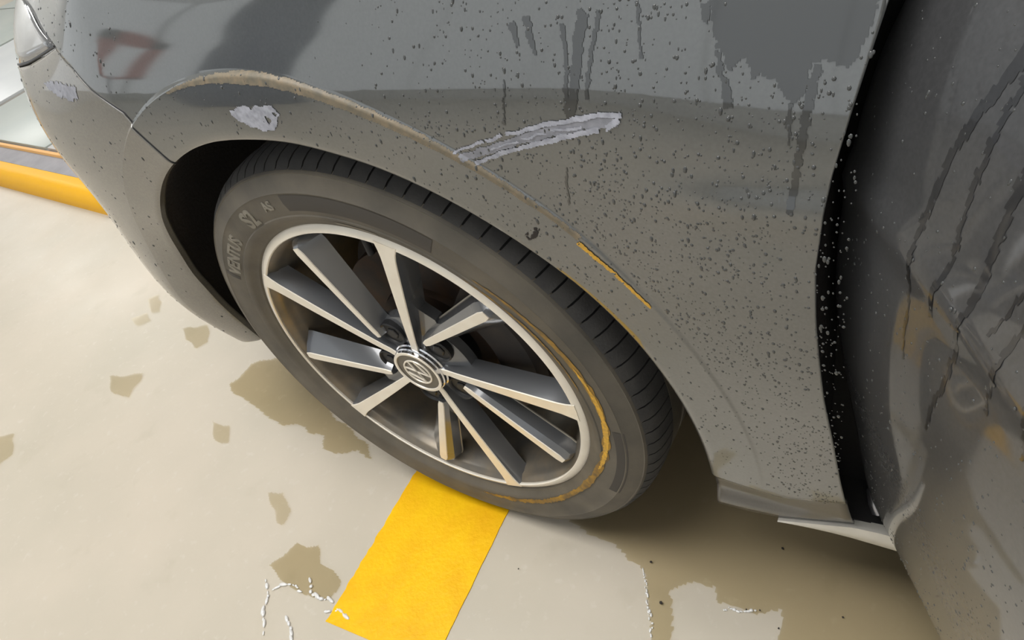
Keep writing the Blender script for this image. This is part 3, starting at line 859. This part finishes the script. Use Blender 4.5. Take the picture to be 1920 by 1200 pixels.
MID = [(0.2196, 0.6507), (0.2488, 0.6589), (0.2776, 0.668), (0.3036, 0.6742), (0.3238, 0.6778), (0.3473, 0.6831)]
fpatch('scuff_mark', ribbon_poly(MID, .0055, .0085), .0010, 'scuff_grey', .0004, seed=4, wob=.0007, label='long pale scuff across the fender')
fpatch('scuff_mark', ribbon_poly(UP, .0018, .0040), .0008, 'scuff', .0007, seed=5, wob=.0008, keep=lambda c: noise.noise((c[0] * 120, c[1] * 200, 7)) > -.45)
fpatch('scuff_mark', ribbon_poly(LO, .0030, .0040), .0008, 'scuff', .0007, seed=6, wob=.0008, keep=lambda c: noise.noise((c[0] * 120, c[1] * 200, 9)) > -.40)
fpatch('scuff_mark', ribbon_poly(MID[1:5], .0012, .0022), .0008, 'scuff', .0008, seed=16, wob=.0008, keep=lambda c: noise.noise((c[0] * 100, c[1] * 200, 19)) > -.2)
YEL = [(0.3008, 0.5835), (0.3122, 0.5717), (0.3251, 0.5593), (0.3377, 0.5446), (0.3505, 0.5299)]
fpatch('yellow_scrape', ribbon_poly(YEL, .0042, .0034), .0007, 'yellow_rub', .0006, seed=8, wob=.0006, wobs=300, keep=lambda c: noise.noise((c[0] * 300, c[1] * 300, 3)) > -.5, label='yellow paint scrape along the arch crease')
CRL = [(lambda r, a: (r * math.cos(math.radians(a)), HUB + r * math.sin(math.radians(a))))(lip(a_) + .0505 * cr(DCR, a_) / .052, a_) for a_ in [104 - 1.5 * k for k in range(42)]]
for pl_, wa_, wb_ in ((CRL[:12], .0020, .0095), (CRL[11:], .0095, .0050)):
    fpatch('tan_rub_line', ribbon_poly(pl_, wa_, wb_), .0009, 'tan_rub', .0003, seed=14, wob=.0005, wobs=150, label='faint tan rub line along the arch crease')  # tan reflection of the crease painted on as a thin strip
fpatch('paint_chip', [(0.2552, 0.5842), (0.2648, 0.5912), (0.2704, 0.5909), (0.2662, 0.5838), (0.2564, 0.5778)], .0010, 'speck', .0004, seed=9, wob=.002, wobs=200, keep=lambda c: noise.noise((c[0] * 260, c[1] * 260, 3)) > -.15)
WIPED = [(0.4024, 0.765), (0.4044, 0.7415), (0.4074, 0.7328), (0.4087, 0.7222), (0.4111, 0.7198), (0.413, 0.7162), (0.4174, 0.7088), (0.4212, 0.716), (0.4238, 0.7172), (0.4261, 0.7124), (0.4293, 0.7063), (0.4326, 0.7087), (0.4368, 0.7062), (0.4408, 0.7062), (0.4426, 0.7), (0.4467, 0.6975), (0.449, 0.695), (0.452, 0.6963), (0.4549, 0.6988), (0.4563, 0.7061), (0.4587, 0.7141), (0.4615, 0.7152), (0.4653, 0.714), (0.4716, 0.7116), (0.4755, 0.7104), (0.482, 0.7294), (0.484, 0.7369), (0.4895, 0.765)]
fpatch('clean_wet_patch', WIPED, .0014, 'paint_clean', .0003, seed=11, wob=.0012, wobs=220, label='wiped clean darker patch')
RUNS = [([(0.3299, 0.7411), (0.327, 0.7284), (0.3246, 0.7148), (0.3216, 0.7002), (0.315, 0.6803)], 0.0075, 0.006), ([(0.3154, 0.7367), (0.3172, 0.726), (0.3179, 0.7121), (0.3156, 0.6971), (0.3145, 0.6838)], 0.0028, 0.0034), ([(0.3398, 0.7406), (0.3363, 0.7254), (0.3322, 0.7091), (0.3293, 0.694)], 0.0026, 0.003), ([(0.2803, 0.7379), (0.283, 0.7322), (0.2848, 0.7249)], 0.0065, 0.003), ([(0.2908, 0.7406), (0.294, 0.7296), (0.2953, 0.7211)], 0.0065, 0.0025), ([(0.3635, 0.7438), (0.3649, 0.7321), (0.3667, 0.7169)], 0.0022, 0.0016), ([(0.4024, 0.7416), (0.4017, 0.733)], 0.004, 0.003), ([(0.4605, 0.713), (0.4574, 0.6938), (0.4548, 0.6718), (0.453, 0.6504), (0.4512, 0.6356)], 0.004, 0.0036), ([(0.2719, 0.7068), (0.2653, 0.6773)], 0.001, 0.0014), ([(0.4097, 0.7198), (0.4123, 0.7088), (0.4155, 0.7011), (0.4166, 0.6917)], 0.0028, 0.005), ([(0.3063, 0.6473), (0.3026, 0.6321), (0.3012, 0.6162)], 0.0014, 0.0014), ([(0.4482, 0.695), (0.4489, 0.6715)], 0.003, 0.0012)]
for i, (p, w0, w1) in enumerate(RUNS):
    fpatch('water_run', ribbon_poly(p, w0, w1), .0009, 'paint_clean', .00035, seed=20 + i, wob=.0010, wobs=260)
fpatch('scuff_mark', [(-0.3841, 0.7013), (-0.3376, 0.707), (-0.2717, 0.7063), (-0.2769, 0.6946), (-0.3041, 0.69), (-0.3502, 0.6942)], .0020, 'scuff_grey', .0005, bumper, 31, wob=.002, label='pale smear on the bumper corner')

# water drops: joined, too many to count
def drop_geo(P, n, down, r, el, h, V, F):
    side = n.cross(down).normalized(); dn = side.cross(n).normalized()
    k0 = len(V); m_ = 7
    for (rr, hh) in ((1., -.02), (.92, .38), (.62, .8)):
        for q in range(m_):
            a = 2 * math.pi * q / m_
            d_ = math.sin(a); st = el if d_ > 0 else 1 + (el - 1) * .35
            V.append(tuple(P + side * (math.cos(a) * r * rr) + dn * (d_ * r * rr * st) + n * (h * r * hh)))
    V.append(tuple(P + n * h * r))
    for i in range(2):
        for q in range(m_): F.append((k0 + i * m_ + q, k0 + i * m_ + (q + 1) % m_, k0 + (i + 1) * m_ + (q + 1) % m_, k0 + (i + 1) * m_ + q))
    for q in range(m_): F.append((k0 + 2 * m_ + q, k0 + 2 * m_ + (q + 1) % m_, k0 + 3 * m_))
DOWN = Vector((0, 0, -1))
def scatter(name, parent, count, gen, pt, nrm, rmin, rmax, seed):
    rmin *= .75; rmax *= .68
    rnd = random.Random(seed); V, F = [], []; k = 0; tries = 0
    while k < count and tries < count * 40:
        tries += 1
        g = gen(rnd)
        if g is None: continue
        u, v = g
        r = rmin + (rmax - rmin) * rnd.random() ** 3
        drop_geo(Vector(pt(u, v)), nrm(u, v), DOWN, r, rnd.choice((1, 1.1, 1.3, 1.3, 1.7, 2.4)) , rnd.uniform(.35, .6), V, F); k += 1
    o = obj(name, V, F, 'drop', None)
    o.parent = parent; o['kind'] = 'stuff'
    return o
def gen_fender(rnd):
    x = rnd.uniform(.06, .485); z = rnd.uniform(.27, .765)
    r = math.hypot(x, z - HUB); a = math.degrees(math.atan2(z - HUB, x)); d = r - lip(a)
    if d < .004: return None
    if inside((x, z), WIPED) and rnd.random() < .93: return None
    dens = 1.
    if d < .055: dens = .35
    if z > .69: dens *= .8
    if x < .30 and z > .68: dens *= max(.03, (x - .10) / .20 * .8)
    if x < .2: dens *= .55
    if z < .48: dens *= .6
    dens *= .55 + .9 * max(0, noise.noise((x * 22, z * 22, 1.7)) + .35)
    return (x, z) if rnd.random() < dens else None
scatter('water_drops', fender, 3000, gen_fender, lambda x, z: S3(x, z), lambda x, z: surf_normal(x, z), .0006, .0019, 5)
def gen_arch(rnd):
    a = rnd.uniform(35, 117); d = rnd.uniform(.006, .06); r = lip(a) + d
    return (r * math.cos(math.radians(a)), HUB + r * math.sin(math.radians(a)))
scatter('water_drops', fender, 170, gen_arch, lambda x, z: S3(x, z), lambda x, z: surf_normal(x, z), .0008, .0024, 6)
def gen_front(rnd):
    x = rnd.uniform(-.42, -.16); z = rnd.uniform(.70, .80)
    return (x, z) if z > .735 - (x + .335) * .35 + .004 else None
scatter('water_drops', fender, 90, gen_front, lambda x, z: S3(x, z), lambda x, z: surf_normal(x, z), .0008, .0026, 12)
def gen_bumper(rnd):
    x = rnd.uniform(-.55, -.15); z = rnd.uniform(.26, .72)
    r = math.hypot(x, z - HUB); a = math.degrees(math.atan2(z - HUB, x)) % 360
    if r - lip(a) < .006 or z > .70 + (x + .2) * -.25 or a < 118: return None
    return (x, z) if z < .735 - (x + .335) * .45 - .02 else None
scatter('water_drops', bumper, 160, gen_bumper, lambda x, z: S3(x, z), lambda x, z: surf_normal(x, z), .0010, .0028, 7)
def door_normal(s, z):
    e = .003
    t1 = Vector(D3(s + e, z)) - Vector(D3(s - e, z)); t2 = Vector(D3(s, z + e)) - Vector(D3(s, z - e))
    n = t1.cross(t2).normalized()
    return n if n.x * N_[0] + n.y * N_[1] > 0 else -n
def gen_door(rnd):
    s = rnd.uniform(.02, .42); z = rnd.uniform(.23, .85)
    dens = .35 + .65 * max(0, noise.noise((s * 14, z * 14, 4.)) + .4)
    return (s, z) if rnd.random() < dens else None
scatter('water_drops', door, 1500, gen_door, lambda s, z: D3(s + sx_(z), z), door_normal, .0006, .0017, 9)

# runs of water down the door skin
_rd = random.Random(77)
for i in range(16):
    s0 = .09 + .022 * i + _rd.uniform(-.008, .008); z0 = _rd.uniform(.76, .90); z1 = _rd.uniform(.54, .66)
    pts = [(s0 + .006 * math.sin(k * 1.3 + i), z0 + (z1 - z0) * k / 6) for k in range(7)]
    V2, F = cells(ribbon_poly(pts, _rd.uniform(.003, .009), _rd.uniform(.0015, .004)), .0016, None, .25, 90 + i, .0012, 160.)
    o = obj('water_run', [D3(a + sx_(b_), b_, .00022) for a, b_ in V2], F, 'paint_wet_door', None, smooth='keep')
    if o.data.polygons and sum(p.normal.x * N_[0] + p.normal.y * N_[1] for p in o.data.polygons) < 0: o.data.flip_normals()
    o.data.polygons.foreach_set('use_smooth', [True] * len(o.data.polygons))
    o.parent = door

# ------------------------------------------------------------------ water and dirt on the floor
PUD = [([(-.693, .054), (-.676, .104), (-.633, .147), (-.556, .136), (-.455, .093), (-.364, .054), (-.254, .016), (-.307, -.013), (-.374, .001), (-.445, .016), (-.501, .012), (-.581, .028), (-.649, .03)], .004, 'water_film', 'brownish wet patch on the floor left of the front tyre'),
       ([(-.37, -.136), (-.395, -.117), (-.364, -.106), (-.327, -.131), (-.329, -.157)], .003, 'water_thin', 'narrow faint wet streak on the floor halfway along the yellow line'),
       ([(-.294, -.219), (-.27, -.171), (-.234, -.157), (-.204, -.184), (-.157, -.192), (-.155, -.227), (-.213, -.233), (-.261, -.233)], .003, 'water_film', 'wet olive patch beside the lower end of the yellow line'),
       ([(-1.176, .135), (-1.141, .162), (-1.103, .142), (-1.125, .124)], .004, 'water_thin', 'small round wet spot on the floor below the bumper'),
       ([(-1.193, .21), (-1.166, .226), (-1.103, .18), (-1.133, .173)], .004, 'water_thin', 'small faint wet spot on the floor nearest the bumper edge'),
       ([(-.974, .145), (-.909, .178), (-.854, .139), (-.87, .11), (-.925, .122)], .004, 'water_thin', 'wet patch with glinting edge in front of the tyre'),
       ([(-1.197, -.247), (-1.141, -.222), (-1.09, -.257), (-1.094, -.3)], .005, 'water_thin', 'wet patch on the floor at the left edge of the photo'),
       ([(-1.041, -.027), (-.954, .013), (-.922, -.057), (-.976, -.057)], .005, 'water_thin', 'faint speckled damp patch in the middle of the open floor'),
       ([(-.648, -.033), (-.599, -.032), (-.567, -.061), (-.598, -.071)], .003, 'water_thin', 'faint damp smear on the floor below the brown wet patch'),
       ([(.085, .03), (.25, -.008), (.261, -.016), (.303, -.098), (.321, -.091), (.299, -.024), (.323, -.007), (.349, 0), (.361, -.017), (.416, -.006), (.434, -.002), (.432, -.06), (.70, -.02), (.90, .55), (.25, .55), (.10, .30)], .004, 'water_film', 'large wet area on the shaded floor between tyre and open door')]  # last film is wet floor, run on under the car to tint in shade
for i, (poly, st, mt, lab) in enumerate(PUD):
    V2, F = cells(poly, st if i in (0, 9) else .0022, None, .25, 50 + i, .012 if i == 0 else .006, 22. if i in (0, 9) else 30.)
    V = [(x, y, .0021) for x, y in V2]
    o = obj('puddle', V, F, mt, None, smooth='keep')
    if o.data.polygons[0].normal.z < 0: o.data.flip_normals()
    tag(o, lab, 'puddle', 'puddles on the garage floor')
BEADS = [([(-.279, -.241), (-.257, -.259), (-.245, -.28), (-.224, -.305)], .0022, 'long beaded water edge left of the yellow line end'),
         ([(-.256, -.245), (-.247, -.235), (-.229, -.228), (-.213, -.231), (-.2, -.227)], .0022, 'curved beaded water edge below the olive wet patch'),
         ([(-.208, -.213), (-.192, -.224), (-.176, -.228), (-.16, -.222), (-.14, -.225)], .0022, 'wavy beaded water edge touching the yellow line'),
         ([(-.201, -.271), (-.185, -.281), (-.17, -.291)], .0022, 'short water bead at the bottom edge left of the yellow line'),
         ([(.368, -.023), (.378, -.019), (.391, -.018), (.404, -.012)], .0016, 'short glinting water bead on the floor at the lower right'),
         ([(.258, -.013), (.271, -.039), (.285, -.063), (.298, -.09)], .0012, 'thin water bead along the edge of the large wet area'),
         ([(-.147, -.24), (-.131, -.229), (-.107, -.232)], .0022, 'water bead lying across the corner of the yellow line')]
for i, (p, r_, lab) in enumerate(BEADS):
    rnd = random.Random(i + 3); V, F = [], []
    for k in range(len(p) - 1):
        L_ = math.hypot(p[k + 1][0] - p[k][0], p[k + 1][1] - p[k][1]); dx, dy = (p[k + 1][0] - p[k][0]) / L_, (p[k + 1][1] - p[k][1]) / L_
        s_ = 0.
        while s_ < L_:
            br = r_ * rnd.uniform(.45, 1.35); el = rnd.uniform(1., 3.0)
            cx = p[k][0] + dx * s_ + rnd.uniform(-.0022, .0022); cy = p[k][1] + dy * s_ + rnd.uniform(-.0022, .0022)
            k0 = len(V); m_ = 10
            for (rr, hh) in ((1., 0.), (.9, .38), (.55, .62)):
                for q in range(m_):
                    a = 2 * math.pi * q / m_; u, v = math.cos(a) * br * el * rr, math.sin(a) * br * rr
                    V.append((cx + dx * u - dy * v, cy + dy * u + dx * v, .0018 + hh * br))
            V.append((cx, cy, .0018 + .7 * br))
            for w_ in range(2):
                for q in range(m_): F.append((k0 + w_ * m_ + q, k0 + w_ * m_ + (q + 1) % m_, k0 + (w_ + 1) * m_ + (q + 1) % m_, k0 + (w_ + 1) * m_ + q))
            for q in range(m_): F.append((k0 + 2 * m_ + q, k0 + 2 * m_ + (q + 1) % m_, k0 + 3 * m_))
            s_ += br * el * rnd.uniform(1.2, 2.6)
    tag(obj('water_bead', V, F, 'water_bead', None), lab, 'water', 'water beads on the floor')
SPK = [(.294, -.046, 'largest dark grit crumb near the large wet area edge'), (.263, .001, 'dark grit crumb at the edge of the tyre shadow'), (.413, .078, 'dark grit crumb in the shade below the sill'), (.393, -.015, 'tiny grit crumb at the end of the glinting water bead'), (.408, -.010, 'tiny grit crumb just right of the glinting water bead'), (.496, .017, 'tiny grit crumb on the wet floor beneath the open door'), (.433, -.023, 'tiny grit crumb at the bottom edge below the water bead'), (.095, -.075, 'tiny grit crumb alone on the dry floor right of the yellow line')]
for i, (x, y, lab) in enumerate(SPK):
    bm = bmesh.new(); bmesh.ops.create_icosphere(bm, subdivisions=1, radius=.0024 if i == 0 else (.0018 if i < 3 else .0012))
    rnd = random.Random(i)
    for v in bm.verts: v.co *= rnd.uniform(.7, 1.25); v.co.z *= .7
    o = bmobj('grit', bm, 'speck', None, smooth=False); o.location = (x, y, .0035); tag(o, lab, 'grit', 'grit on the floor')
